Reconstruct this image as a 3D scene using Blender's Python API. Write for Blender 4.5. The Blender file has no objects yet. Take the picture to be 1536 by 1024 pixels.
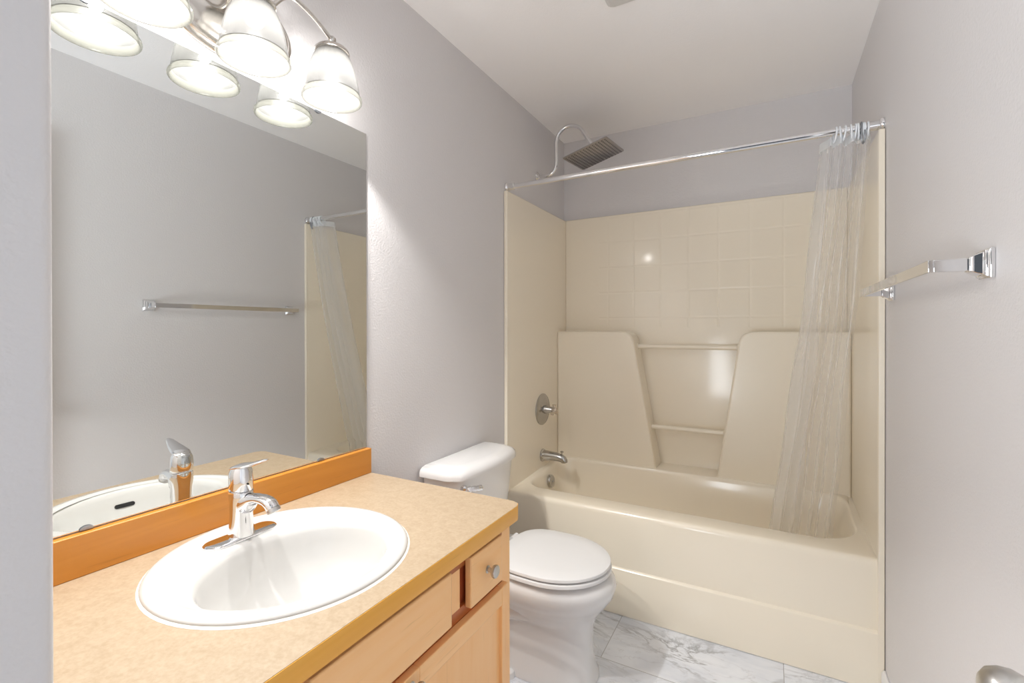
import bpy, bmesh, math, random
from mathutils import Vector, Matrix
from math import sin, cos, pi, radians, sqrt

random.seed(7)
scene = bpy.context.scene
col = scene.collection

# ------------------------------------------------------------------ camera
W, T, H = 1.507, 0.768, 2.44          # room width, tub depth, ceiling height
yaw, pitch, roll = 0.504, -0.0028, -0.0012
fw = Vector((-sin(yaw) * cos(pitch), cos(yaw) * cos(pitch), sin(pitch)))
rt = Vector((cos(yaw), sin(yaw), 0))
up = rt.cross(fw)
r2 = rt * cos(roll) + up * sin(roll)
u2 = up * cos(roll) - rt * sin(roll)
cam_d = bpy.data.cameras.new('camera')
cam = bpy.data.objects.new('camera', cam_d)
col.objects.link(cam)
m = Matrix((r2, u2, -fw)).transposed().to_4x4()
m.translation = Vector((1.1642, -2.0375, 1.2535))
cam.matrix_world = m
cam_d.sensor_width = 36
cam_d.lens = 705.606 / 1536 * 36
cam_d.shift_y = -(512 - 495.016) / 1536
cam_d.clip_start = 0.02
scene.camera = cam

# ------------------------------------------------------------------ exposure, world, lamps
vs = scene.view_settings
scene.display_settings.display_device = 'sRGB'
vs.view_transform = 'Standard'
vs.look = 'None'
vs.exposure = 0.05
vs.gamma = 1.0
vs.use_curve_mapping = False
try:
    scene.cycles.use_denoising = True
    scene.cycles.max_bounces = 14
    scene.cycles.diffuse_bounces = 8
    scene.cycles.glossy_bounces = 6
    scene.cycles.transparent_max_bounces = 24
    scene.cycles.sample_clamp_indirect = 6.0
except Exception:
    pass

WORLD_STRENGTH = 0.12
HALL_POWER = 72.0
BULB_POWER = 27.0
world = bpy.data.worlds.new('world')
scene.world = world
world.use_nodes = True
bg = world.node_tree.nodes['Background']
bg.inputs[0].default_value = (0.80, 0.89, 1.0, 1)
bg.inputs[1].default_value = WORLD_STRENGTH


def lamp(name, kind, loc, power, color, rot=(0, 0, 0), size=0.1, size_y=None):
    d = bpy.data.lights.new(name, kind)
    d.energy = power
    d.color = color
    if kind == 'AREA':
        d.shape = 'RECTANGLE'
        d.size = size
        d.size_y = size_y or size
    else:
        d.shadow_soft_size = size
    o = bpy.data.objects.new(name, d)
    o.location = loc
    o.rotation_euler = rot
    col.objects.link(o)
    return o


# added fill lamp for cool doorway daylight, tilted up to brighten the ceiling
lamp('hallway_fill_light', 'AREA', (0.28, -3.25, 0.75), HALL_POWER, (0.86, 0.93, 1.0),
     rot=(radians(156), 0, radians(-8)), size=0.8, size_y=1.5)

# ------------------------------------------------------------------ materials


def new_mat(name):
    mt = bpy.data.materials.new(name)
    mt.use_nodes = True
    nt = mt.node_tree
    b = nt.nodes['Principled BSDF']
    return mt, nt, b


def setp(b, **kw):
    names = dict(color='Base Color', rough='Roughness', metal='Metallic', spec='Specular IOR Level',
                 coat='Coat Weight', coat_rough='Coat Roughness', sss='Subsurface Weight',
                 trans='Transmission Weight', ior='IOR', alpha='Alpha')
    for k, v in kw.items():
        if k == 'color' and len(v) == 3:
            v = (*v, 1)
        b.inputs[names[k]].default_value = v


def bump(nt, b, height_socket, strength, dist):
    bp = nt.nodes.new('ShaderNodeBump')
    bp.inputs['Strength'].default_value = strength
    bp.inputs['Distance'].default_value = dist
    nt.links.new(height_socket, bp.inputs['Height'])
    nt.links.new(bp.outputs[0], b.inputs['Normal'])
    return bp


def coords(nt, scale=(1, 1, 1), rot=(0, 0, 0), loc=(0, 0, 0)):
    g = nt.nodes.new('ShaderNodeNewGeometry')
    mp = nt.nodes.new('ShaderNodeMapping')
    mp.inputs['Scale'].default_value = scale
    mp.inputs['Rotation'].default_value = rot
    mp.inputs['Location'].default_value = loc
    nt.links.new(g.outputs['Position'], mp.inputs['Vector'])
    return mp.outputs[0]


def noise(nt, vec, scale, detail=3, rough=0.5, dist=0.0):
    n = nt.nodes.new('ShaderNodeTexNoise')
    n.inputs['Scale'].default_value = scale
    n.inputs['Detail'].default_value = detail
    n.inputs['Roughness'].default_value = rough
    n.inputs['Distortion'].default_value = dist
    nt.links.new(vec, n.inputs['Vector'])
    return n.outputs[0]


def ramp(nt, sock, stops):
    r = nt.nodes.new('ShaderNodeValToRGB')
    cr = r.color_ramp
    while len(cr.elements) < len(stops):
        cr.elements.new(0.5)
    for e, (p, c) in zip(cr.elements, stops):
        e.position = p
        e.color = (*c, 1) if len(c) == 3 else c
    nt.links.new(sock, r.inputs[0])
    return r.outputs[0]


def mix(nt, fac, a, b, mode='MIX'):
    n = nt.nodes.new('ShaderNodeMix')
    n.data_type = 'RGBA'
    n.blend_type = mode
    for i, v in ((0, fac), (6, a), (7, b)):
        if isinstance(v, (int, float)):
            n.inputs[i].default_value = v
        elif isinstance(v, tuple):
            n.inputs[i].default_value = (*v, 1) if len(v) == 3 else v
        else:
            nt.links.new(v, n.inputs[i])
    return n.outputs[2]


def math_n(nt, op, a, b=0.0, c=0.0):
    n = nt.nodes.new('ShaderNodeMath')
    n.operation = op
    for i, v in enumerate((a, b, c)):
        if isinstance(v, (int, float)):
            n.inputs[i].default_value = v
        else:
            nt.links.new(v, n.inputs[i])
    return n.outputs[0]


def plain(name, color, rough=0.5, metal=0.0, **kw):
    mt, nt, b = new_mat(name)
    setp(b, color=color, rough=rough, metal=metal, **kw)
    return mt


def paint(name, color, rough=0.45, tex=1.0, scale=140):
    mt, nt, b = new_mat(name)
    setp(b, color=color, rough=rough, spec=0.35)
    v = coords(nt)
    n = noise(nt, v, scale, 2, 0.55)
    bump(nt, b, n, 0.25 * tex, 0.004)
    return mt


M = {}
M['wall'] = paint('wall_paint', (0.69, 0.672, 0.675), tex=1.0)
M['ceiling'] = paint('ceiling_paint', (0.95, 0.935, 0.935), rough=0.8, tex=0.8)
M['trim'] = plain('trim_white', (0.82, 0.82, 0.82), 0.35)
M['chrome'] = plain('chrome', (0.82, 0.82, 0.83), 0.06, 1.0)
M['nickel'] = plain('polished_nickel', (0.62, 0.59, 0.55), 0.14, 1.0)
M['fitting'] = plain('brushed_chrome_fitting', (0.50, 0.49, 0.47), 0.2, 1.0)
M['satin'] = plain('satin_nickel', (0.60, 0.59, 0.57), 0.28, 1.0)
M['china'] = plain('white_vitreous_china', (0.77, 0.765, 0.76), 0.12, coat=0.4, coat_rough=0.05)
M['sink'] = plain('white_sink_enamel', (0.64, 0.63, 0.61), 0.12, coat=0.4, coat_rough=0.05)
M['seat'] = plain('white_seat_plastic', (0.79, 0.79, 0.79), 0.25)
M['dark'] = plain('dark_hole', (0.01, 0.01, 0.01), 0.6)
M['caulk'] = plain('white_caulk', (0.85, 0.82, 0.76), 0.5)
M['white_plastic'] = plain('white_plastic', (0.84, 0.87, 0.90), 0.3)
M['grey_metal'] = plain('grey_metal', (0.35, 0.37, 0.40), 0.35, 1.0)
M['mirror'] = plain('mirror_silver', (0.76, 0.775, 0.76), 0.0, 1.0)
M['mirror_edge'] = plain('mirror_edge_glass', (0.55, 0.62, 0.58), 0.15, 0.0)
M['vent'] = plain('vent_plastic', (0.72, 0.71, 0.69), 0.5)


def fiberglass():
    mt, nt, b = new_mat('almond_fiberglass')
    setp(b, color=(0.88, 0.805, 0.668), rough=0.28, coat=0.45, coat_rough=0.10)
    v = coords(nt)
    n = math_n(nt, 'ADD', math_n(nt, 'MULTIPLY', noise(nt, v, 9, 2, 0.5), 0.5), math_n(nt, 'MULTIPLY', noise(nt, v, 210, 2, 0.5), 0.12))
    bump(nt, b, n, 0.22, 0.004)
    return mt


M['fiber'] = fiberglass()


def fiberglass_tile():
    # moulded square tile pattern in the upper back panel
    mt, nt, b = new_mat('almond_fiberglass_tile')
    setp(b, color=(0.88, 0.805, 0.668), rough=0.28, coat=0.45, coat_rough=0.10)
    g = nt.nodes.new('ShaderNodeNewGeometry')
    sx = nt.nodes.new('ShaderNodeSeparateXYZ')
    nt.links.new(g.outputs['Position'], sx.inputs[0])

    def groove(s, origin, pitch_):
        t = math_n(nt, 'DIVIDE', math_n(nt, 'SUBTRACT', s, origin), pitch_)
        f = math_n(nt, 'ABSOLUTE', math_n(nt, 'SUBTRACT', math_n(nt, 'FRACT', t), 0.5))   # 0.5 at the line
        d = math_n(nt, 'MULTIPLY', math_n(nt, 'SUBTRACT', 0.5, f), pitch_)                # metres to the line
        mr = nt.nodes.new('ShaderNodeMapRange')
        mr.interpolation_type = 'SMOOTHSTEP'
        mr.inputs[1].default_value = 0.0
        mr.inputs[2].default_value = 0.009
        nt.links.new(d, mr.inputs[0])
        return mr.outputs[0]
    gx = groove(sx.outputs[0], 0.298, 0.1535)
    gz = groove(sx.outputs[2], 1.317, 0.1525)
    h = math_n(nt, 'MAXIMUM', math_n(nt, 'MINIMUM', gx, gz), math_n(nt, 'LESS_THAN', sx.outputs[2], 1.262))
    h = math_n(nt, 'MAXIMUM', h, math_n(nt, 'LESS_THAN', sx.outputs[0], 0.24))
    n = noise(nt, g.outputs['Position'], 9, 2, 0.5)
    hh = math_n(nt, 'ADD', math_n(nt, 'MULTIPLY', h, 0.55), math_n(nt, 'ADD', math_n(nt, 'MULTIPLY', n, 0.6), math_n(nt, 'MULTIPLY', noise(nt, g.outputs['Position'], 210, 2, 0.5), 0.06)))
    bump(nt, b, hh, 0.45, 0.004)
    return mt


M['fiber_tile'] = fiberglass_tile()


def wood(name, c1, c2, axis, rough=0.35, dark=None):
    # axis: direction of the grain
    mt, nt, b = new_mat(name)
    sc = [26, 26, 26]
    sc[axis] = 1.6
    v = coords(nt, scale=tuple(sc))
    n1 = noise(nt, v, 1.0, 5, 0.6, 0.6)
    sc2 = [5, 5, 5]
    sc2[axis] = 1.1
    v2 = coords(nt, scale=tuple(sc2), loc=(3, 1, 7))
    n2 = noise(nt, v2, 1.0, 2, 0.5, 1.2)
    c = ramp(nt, n1, [(0.3, c2), (0.7, c1)])
    c = mix(nt, math_n(nt, 'MULTIPLY', n2, 0.55), c, c2)
    sc3 = [150, 150, 150]
    sc3[axis] = 9
    v3 = coords(nt, scale=tuple(sc3))
    n3 = ramp(nt, noise(nt, v3, 1.0, 2, 0.5), [(0.66, (0, 0, 0)), (0.76, (1, 1, 1))])
    d = dark or tuple(x * 0.62 for x in c2)
    c = mix(nt, math_n(nt, 'MULTIPLY', n3, 0.35), c, d)
    nt.links.new(c, b.inputs['Base Color'])
    setp(b, rough=rough, coat=0.25, coat_rough=0.2)
    return mt


MAPLE1, MAPLE2 = (0.98, 0.61, 0.295), (0.95, 0.53, 0.215)
M['maple_h'] = wood('maple_grain_along_front', MAPLE1, MAPLE2, 1)
M['maple_v'] = wood('maple_grain_upright', MAPLE1, MAPLE2, 2)
M['maple_rail_shade'] = wood('maple_rail_painted_shade', (0.50, 0.15, 0.04), (0.38, 0.10, 0.022), 1)  # rails coloured dark red for the shade between drawers and doors
M['gap_shade'] = plain('drawer_gap_painted_shade', (0.36, 0.07, 0.02), 0.5)  # dark red paints in the shade of the gap beside each drawer
M['maple_edge'] = wood('maple_edge_band', (0.88, 0.455, 0.075), (0.77, 0.36, 0.040), 1)
M['maple_splash'] = wood('maple_backsplash', (0.64, 0.265, 0.038), (0.54, 0.205, 0.022), 1)


def laminate():
    mt, nt, b = new_mat('speckled_beige_laminate')
    v = coords(nt)
    n1 = noise(nt, v, 42, 6, 0.7, 0.4)
    n2 = noise(nt, v, 150, 4, 0.7)
    c = ramp(nt, n1, [(0.36, (0.365, 0.270, 0.172)), (0.62, (0.430, 0.330, 0.226))])
    c = mix(nt, 0.35, c, ramp(nt, n2, [(0.4, (0.345, 0.256, 0.161)), (0.6, (0.45, 0.351, 0.248))]))
    nt.links.new(c, b.inputs['Base Color'])
    setp(b, rough=0.42)
    return mt


M['laminate'] = laminate()


def marble():
    mt, nt, b = new_mat('white_marble_tile')
    g = nt.nodes.new('ShaderNodeNewGeometry')
    sx = nt.nodes.new('ShaderNodeSeparateXYZ')
    nt.links.new(g.outputs['Position'], sx.inputs[0])
    X, Y = sx.outputs[0], sx.outputs[1]
    TX, TY = 0.61, 0.305
    row = math_n(nt, 'FLOOR', math_n(nt, 'DIVIDE', Y, TY))
    off = math_n(nt, 'MULTIPLY', math_n(nt, 'ADD', row, 1.0), TX / 2)
    tx = math_n(nt, 'DIVIDE', math_n(nt, 'SUBTRACT', math_n(nt, 'SUBTRACT', X, 0.594), off), TX)
    ty = math_n(nt, 'DIVIDE', Y, TY)

    def dist(t, p):
        f = math_n(nt, 'ABSOLUTE', math_n(nt, 'SUBTRACT', math_n(nt, 'FRACT', t), 0.5))
        return math_n(nt, 'MULTIPLY', math_n(nt, 'SUBTRACT', 0.5, f), p)
    seam = math_n(nt, 'LESS_THAN', math_n(nt, 'MINIMUM', dist(tx, TX), dist(ty, TY)), 0.0013)
    # veins, shifted from tile to tile
    comb = nt.nodes.new('ShaderNodeCombineXYZ')
    idx = math_n(nt, 'ADD', math_n(nt, 'MULTIPLY', math_n(nt, 'FLOOR', tx), 1.7), math_n(nt, 'MULTIPLY', row, 3.1))
    nt.links.new(X, comb.inputs[0])
    nt.links.new(Y, comb.inputs[1])
    nt.links.new(idx, comb.inputs[2])
    mp = nt.nodes.new('ShaderNodeMapping')
    mp.inputs['Rotation'].default_value = (0, 0, radians(28))
    mp.inputs['Scale'].default_value = (1.0, 2.4, 1.0)
    nt.links.new(comb.outputs[0], mp.inputs[0])

    def vein(scale, width, det, dist_):
        n = noise(nt, mp.outputs[0], scale, det, 0.6, dist_)
        a = math_n(nt, 'ABSOLUTE', math_n(nt, 'SUBTRACT', n, 0.5))
        return ramp(nt, a, [(0.0, (1, 1, 1)), (width, (0, 0, 0))])
    v1 = vein(2.2, 0.035, 6, 1.0)
    v2 = vein(5.0, 0.02, 5, 0.6)
    cloud = noise(nt, mp.outputs[0], 4.0, 4, 0.6, 0.5)
    msk = ramp(nt, noise(nt, mp.outputs[0], 3.1, 2, 0.5), [(0.38, (0, 0, 0)), (0.62, (1, 1, 1))])
    base = ramp(nt, cloud, [(0.3, (0.70, 0.735, 0.80)), (0.6, (0.83, 0.855, 0.90))])
    vm = mix(nt, msk, (0, 0, 0), v1)
    c = mix(nt, math_n(nt, 'MULTIPLY', vm, 0.75), base, (0.27, 0.275, 0.29))
    c = mix(nt, math_n(nt, 'MULTIPLY', v2, 0.28), c, (0.36, 0.36, 0.38))
    c = mix(nt, seam, c, (0.40, 0.40, 0.41))
    nt.links.new(c, b.inputs['Base Color'])
    setp(b, rough=0.22)
    return mt


M['marble'] = marble()


def vinyl(name, opacity, color):
    mt = bpy.data.materials.new(name)
    mt.use_nodes = True
    nt = mt.node_tree
    nt.nodes.clear()
    out = nt.nodes.new('ShaderNodeOutputMaterial')
    tr = nt.nodes.new('ShaderNodeBsdfTransparent')
    tr.inputs[0].default_value = (0.985, 0.985, 0.985, 1)
    df = nt.nodes.new('ShaderNodeBsdfDiffuse')
    df.inputs[0].default_value = (*color, 1)
    tl = nt.nodes.new('ShaderNodeBsdfTranslucent')
    tl.inputs[0].default_value = (*color, 1)
    gl = nt.nodes.new('ShaderNodeBsdfGlossy')
    gl.inputs['Roughness'].default_value = 0.10
    m1 = nt.nodes.new('ShaderNodeMixShader')
    m1.inputs[0].default_value = 0.5
    nt.links.new(df.outputs[0], m1.inputs[1])
    nt.links.new(tl.outputs[0], m1.inputs[2])
    m2 = nt.nodes.new('ShaderNodeMixShader')
    m2.inputs[0].default_value = opacity
    nt.links.new(tr.outputs[0], m2.inputs[1])
    nt.links.new(m1.outputs[0], m2.inputs[2])
    m3 = nt.nodes.new('ShaderNodeMixShader')
    # facing-based reflectance, the same from both sides of the sheet
    lw = nt.nodes.new('ShaderNodeLayerWeight')
    lw.inputs[0].default_value = 0.5
    fac = math_n(nt, 'ADD', math_n(nt, 'MULTIPLY', math_n(nt, 'POWER', lw.outputs['Facing'], 3.0), 0.18), 0.05)
    nt.links.new(fac, m3.inputs[0])
    nt.links.new(m2.outputs[0], m3.inputs[1])
    nt.links.new(gl.outputs[0], m3.inputs[2])
    # crinkles
    v = coords(nt, scale=(1, 1, 0.35))
    n = noise(nt, v, 9, 1, 0.5, 0.3)
    bp = nt.nodes.new('ShaderNodeBump')
    bp.inputs['Strength'].default_value = 0.22
    bp.inputs['Distance'].default_value = 0.01
    nt.links.new(n, bp.inputs['Height'])
    nt.links.new(bp.outputs[0], gl.inputs['Normal'])
    nt.links.new(m3.outputs[0], out.inputs[0])
    return mt


M['vinyl'] = vinyl('clear_frosted_vinyl', 0.27, (0.97, 0.97, 0.97))
M['vinyl_hem'] = vinyl('white_vinyl_hem', 0.80, (0.92, 0.95, 0.98))


def shade_glass(name, opacity, rough, tint):
    mt = bpy.data.materials.new(name)
    mt.use_nodes = True
    nt = mt.node_tree
    nt.nodes.clear()
    out = nt.nodes.new('ShaderNodeOutputMaterial')
    tr = nt.nodes.new('ShaderNodeBsdfTransparent')
    tl = nt.nodes.new('ShaderNodeBsdfTranslucent')
    tl.inputs[0].default_value = (*tint, 1)
    df = nt.nodes.new('ShaderNodeBsdfDiffuse')
    df.inputs[0].default_value = (*tint, 1)
    m0 = nt.nodes.new('ShaderNodeMixShader')
    m0.inputs[0].default_value = 0.55
    nt.links.new(df.outputs[0], m0.inputs[1])
    nt.links.new(tl.outputs[0], m0.inputs[2])
    m1 = nt.nodes.new('ShaderNodeMixShader')
    m1.inputs[0].default_value = opacity
    nt.links.new(tr.outputs[0], m1.inputs[1])
    nt.links.new(m0.outputs[0], m1.inputs[2])
    gl = nt.nodes.new('ShaderNodeBsdfGlossy')
    gl.inputs['Roughness'].default_value = rough
    # facing-based reflectance, the same from both sides of the sheet
    lw = nt.nodes.new('ShaderNodeLayerWeight')
    lw.inputs[0].default_value = 0.5
    fac = math_n(nt, 'ADD', math_n(nt, 'MULTIPLY', math_n(nt, 'POWER', lw.outputs['Facing'], 4.0), 0.45), 0.04)
    m2 = nt.nodes.new('ShaderNodeMixShader')
    nt.links.new(fac, m2.inputs[0])
    nt.links.new(m1.outputs[0], m2.inputs[1])
    nt.links.new(gl.outputs[0], m2.inputs[2])
    nt.links.new(m2.outputs[0], out.inputs[0])
    return mt


M['shade'] = shade_glass('frosted_shade_glass', 0.72, 0.25, (0.0290, 0.0285, 0.0275))
M['shade_lip'] = shade_glass('clear_shade_rim', 0.7, 0.08, (0.062, 0.061, 0.054))


def bulb_mat():
    mt, nt, b = new_mat('lit_bulb')
    setp(b, color=(0.01, 0.01, 0.01), rough=0.4)
    b.inputs['Emission Color'].default_value = (1, 0.90, 0.76, 1)
    b.inputs['Emission Strength'].default_value = 0.9
    return mt


M['bulb'] = bulb_mat()

# ------------------------------------------------------------------ mesh helpers


def empty(name, loc=(0, 0, 0)):
    o = bpy.data.objects.new(name, None)
    o.location = loc
    o.empty_display_size = 0.05
    col.objects.link(o)
    return o


def tag(o, label=None, cat=None, group=None, kind=None):
    for k, v in (('label', label), ('category', cat), ('group', group), ('kind', kind)):
        if v:
            o[k] = v
    return o


def obj(name, bm, mat, parent=None, smooth=True, angle=35, bevel=0.0, bev_seg=2):
    bmesh.ops.recalc_face_normals(bm, faces=bm.faces[:])
    me = bpy.data.meshes.new(name)
    bm.to_mesh(me)
    bm.free()
    me.materials.append(mat)
    o = bpy.data.objects.new(name, me)
    col.objects.link(o)
    if parent:
        o.parent = parent
        # parts are modelled in world coordinates
        pm = Matrix.Translation(world_loc(parent)).inverted()
        me.transform(pm)
    if smooth:
        me.polygons.foreach_set('use_smooth', [True] * len(me.polygons))
        me.set_sharp_from_angle(angle=radians(angle))
    if bevel:
        md = o.modifiers.new('bevel', 'BEVEL')
        md.width = bevel
        md.segments = bev_seg
        md.limit_method = 'ANGLE'
        md.angle_limit = radians(40)
        md.harden_normals = False
    return o


def world_loc(o):
    v = Vector(o.location)
    while o.parent:
        o = o.parent
        v += o.location
    return v


def box(bm, a, b):
    x0, y0, z0 = a
    x1, y1, z1 = b
    vs_ = [bm.verts.new(p) for p in ((x0, y0, z0), (x1, y0, z0), (x1, y1, z0), (x0, y1, z0),
                                     (x0, y0, z1), (x1, y0, z1), (x1, y1, z1), (x0, y1, z1))]
    for f in ((0, 3, 2, 1), (4, 5, 6, 7), (0, 1, 5, 4), (1, 2, 6, 5), (2, 3, 7, 6), (3, 0, 4, 7)):
        bm.faces.new([vs_[i] for i in f])
    return bm


def mkbox(a, b):
    return box(bmesh.new(), a, b)


def loft(bm, rings, cap0=True, cap1=True, closed=True):
    """rings: lists of points of equal length, joined ring to ring"""
    R = [[bm.verts.new(p) for p in r] for r in rings]
    n = len(rings[0])
    for a, b in zip(R, R[1:]):
        for i in range(n if closed else n - 1):
            j = (i + 1) % n
            bm.faces.new((a[i], a[j], b[j], b[i]))
    if cap0:
        bm.faces.new(R[0][::-1])
    if cap1:
        bm.faces.new(R[-1])
    return R


def frame_of(d):
    d = Vector(d).normalized()
    a = Vector((0, 0, 1)) if abs(d.z) < 0.9 else Vector((1, 0, 0))
    x = a.cross(d).normalized()
    return x, d.cross(x)


def tube(bm, path, rad, n=16, caps=True, flat=1.0):
    """round tube along a polyline with parallel transported frames"""
    path = [Vector(p) for p in path]
    rads = rad if isinstance(rad, (list, tuple)) else [rad] * len(path)
    tang = []
    for i in range(len(path)):
        a = path[max(0, i - 1)]
        b = path[min(len(path) - 1, i + 1)]
        tang.append((b - a).normalized())
    x, y = frame_of(tang[0])
    rings = []
    for p, t, r in zip(path, tang, rads):
        x = (x - t * x.dot(t)).normalized()
        y = t.cross(x)
        rings.append([p + (x * cos(2 * pi * k / n) + y * sin(2 * pi * k / n) * flat) * r for k in range(n)])
    loft(bm, rings, caps, caps)
    return bm


def lathe(bm, axis_o, axis_d, prof, n=32, cap0=True, cap1=True):
    """prof: (distance along the axis, radius)"""
    o = Vector(axis_o)
    d = Vector(axis_d).normalized()
    x, y = frame_of(d)
    rings = [[o + d * h + (x * cos(2 * pi * k / n) + y * sin(2 * pi * k / n)) * max(r, 1e-5) for k in range(n)]
             for h, r in prof]
    loft(bm, rings, cap0, cap1)
    return bm


def smooth_path(pts, sub=8):
    """Catmull-Rom through the points"""
    P = [Vector(p) for p in pts]
    P = [P[0] * 2 - P[1]] + P + [P[-1] * 2 - P[-2]]
    out = []
    for i in range(1, len(P) - 2):
        p0, p1, p2, p3 = P[i - 1:i + 3]
        for k in range(sub):
            t = k / sub
            out.append(0.5 * ((2 * p1) + (p2 - p0) * t + (2 * p0 - 5 * p1 + 4 * p2 - p3) * t * t
                              + (3 * p1 - p0 - 3 * p2 + p3) * t ** 3))
    out.append(P[-2])
    return out


def rrect(x0, x1, y0, y1, r, z, n=8):
    """rounded rectangle loop; r may be four corner radii (x1y1, x0y1, x0y0, x1y0)"""
    rr = r if isinstance(r, (list, tuple)) else [r] * 4
    out = []
    for (cx, cy, a0, q) in ((x1, y1, 0, rr[0]), (x0, y1, 90, rr[1]), (x0, y0, 180, rr[2]), (x1, y0, 270, rr[3])):
        sx_ = -1 if cx == x1 else 1
        sy_ = -1 if cy == y1 else 1
        ox, oy = cx + sx_ * q, cy + sy_ * q
        for k in range(n + 1):
            a = radians(a0 + 90 * k / n)
            out.append(Vector((ox + q * cos(a), oy + q * sin(a), z)))
    return out


def prism(bm, poly, axis, a, b):
    """extrude a 2-D polygon (list of (p,q)) along an axis between a and b"""
    def pt(p, q, h):
        return {0: (h, p, q), 1: (p, h, q), 2: (p, q, h)}[axis]
    loft(bm, [[pt(p, q, a) for p, q in poly], [pt(p, q, b) for p, q in poly]])
    return bm


def struct(name, bm, mat, parent=None, **kw):
    o = obj(name, bm, mat, parent, **kw)
    if not parent:
        o['kind'] = 'structure'
    return o


# ------------------------------------------------------------------ the room
YF0, YF1 = -1.985, -1.862            # door wall: hallway face and bathroom face
DX0, DX1, DH = 0.592, 1.452, 2.06    # door opening
WT = 0.10
struct('floor', mkbox((-WT, -3.6, -0.06), (W + WT, T + WT, 0.0)), M['marble'], smooth=False)
struct('ceiling', mkbox((-WT, YF0, H), (W + WT, T + WT, H + 0.06)), M['ceiling'], smooth=False)
struct('wall_left', mkbox((-WT, YF0, 0), (0, T + WT, H)), M['wall'], smooth=False)
struct('wall_right', mkbox((W, -3.6, 0), (W + WT, T + WT, H)), M['wall'], smooth=False)
struct('wall_back', mkbox((0, T, 0), (W, T + WT, H)), M['wall'], smooth=False)
# door wall with a rounded drywall return on the side of the vanity
b_ = bmesh.new()
pl = [(0, YF0), (DX0 - 0.012, YF0)]
for k in range(7):
    a = radians(-90 + 90 * k / 6)
    pl.append((DX0 - 0.012 + 0.012 * cos(a), YF0 + 0.012 + 0.012 * sin(a)))
for k in range(7):
    a = radians(90 * k / 6)
    pl.append((DX0 - 0.012 + 0.012 * cos(a), YF1 - 0.012 + 0.012 * sin(a)))
pl += [(0, YF1)]
prism(b_, pl, 2, 0, H)
struct('wall_front', b_, M['wall'])
struct('wall_front_header', mkbox((DX0, YF0, DH), (DX1, YF1, H)), M['wall'], smooth=False)
struct('wall_front_return', mkbox((DX1, YF0, 0), (W, YF1, H)), M['wall'], smooth=False)


def baseboard(name, poly, axis, a, b):
    struct(name, prism(bmesh.new(), poly, axis, a, b), M['trim'], bevel=0.002)


bp_r = [(W, 0.0), (W, 0.083), (W - 0.006, 0.083), (W - 0.012, 0.074), (W - 0.012, 0.0)]
baseboard('baseboard_right', bp_r, 1, YF1, -0.014)
bp_l = [(0.0, 0.0), (0.0, 0.083), (0.006, 0.083), (0.012, 0.074), (0.012, 0.0)]
baseboard('baseboard_left', bp_l, 1, -0.925, -0.014)

# open door, swung in along the right wall: only its knob comes into the picture
door = struct('door_1', mkbox((1.432, -1.955, 0.012), (1.467, -1.302, 2.03)), M['trim'], bevel=0.002)
b_ = bmesh.new()
kn = Vector((1.432, -1.372, 0.874))
lathe(b_, kn, (-1, 0, 0), [(0, 0.032), (0.004, 0.032), (0.008, 0.026), (0.010, 0.013), (0.026, 0.011),
                           (0.033, 0.017), (0.040, 0.0245), (0.050, 0.0285), (0.060, 0.0285), (0.069, 0.0255),
                           (0.075, 0.0185), (0.0775, 0.009), (0.078, 0.0)], 40)
obj('door_knob', b_, M['satin'], door)

# ------------------------------------------------------------------ bathtub and surround, one moulded unit
S, R = 1.9385, 0.450
unit = tag(empty('tub_surround', (W / 2, 0.3, 0)),
           'almond fiberglass bathtub and shower surround filling the far end of the room', 'bathtub')
PX0, PX1 = 0.020, W - 0.020          # faces of the side panels
PYB = 0.745                          # face of the back panel
LY = 0.605                           # front of the moulded shoulders
ZB = 0.485                           # back ledge
G = 0.0015
# panels
obj('side_panel', mkbox((G, 0.0, R - 0.02), (PX0, T - G, S)), M['fiber'], unit, bevel=0.006)
obj('side_panel', mkbox((PX1, 0.0, R - 0.02), (W - G, T - G, S)), M['fiber'], unit, bevel=0.006)
for x0_, x1_ in ((G, PX0), (PX1, W - G)):
    obj('front_flange', mkbox((x0_, -0.012, 0.002), (x1_, 0.004, S)), M['fiber'], unit, bevel=0.003)
obj('back_panel', mkbox((PX0, PYB, ZB - 0.03), (PX1, T - G, S)), M['fiber_tile'], unit, bevel=0.004)


def shoulder(poly, radii):
    """rounded polygon in x-z, pushed forward from the back panel"""
    n = len(poly)
    out = []
    for i in range(n):
        p = Vector(poly[i])
        a = (Vector(poly[i - 1]) - p)
        c = (Vector(poly[(i + 1) % n]) - p)
        r = radii[i]
        if r <= 0:
            out.append(p)
            continue
        a.normalize()
        c.normalize()
        ang = a.angle(c)
        d = r / math.tan(ang / 2)
        p0, p1 = p + a * d, p + c * d
        for k in range(9):
            t = k / 8
            out.append((1 - t) ** 2 * p0 + 2 * t * (1 - t) * p + t * t * p1)
    return [(v.x, v.y) for v in out]


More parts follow.
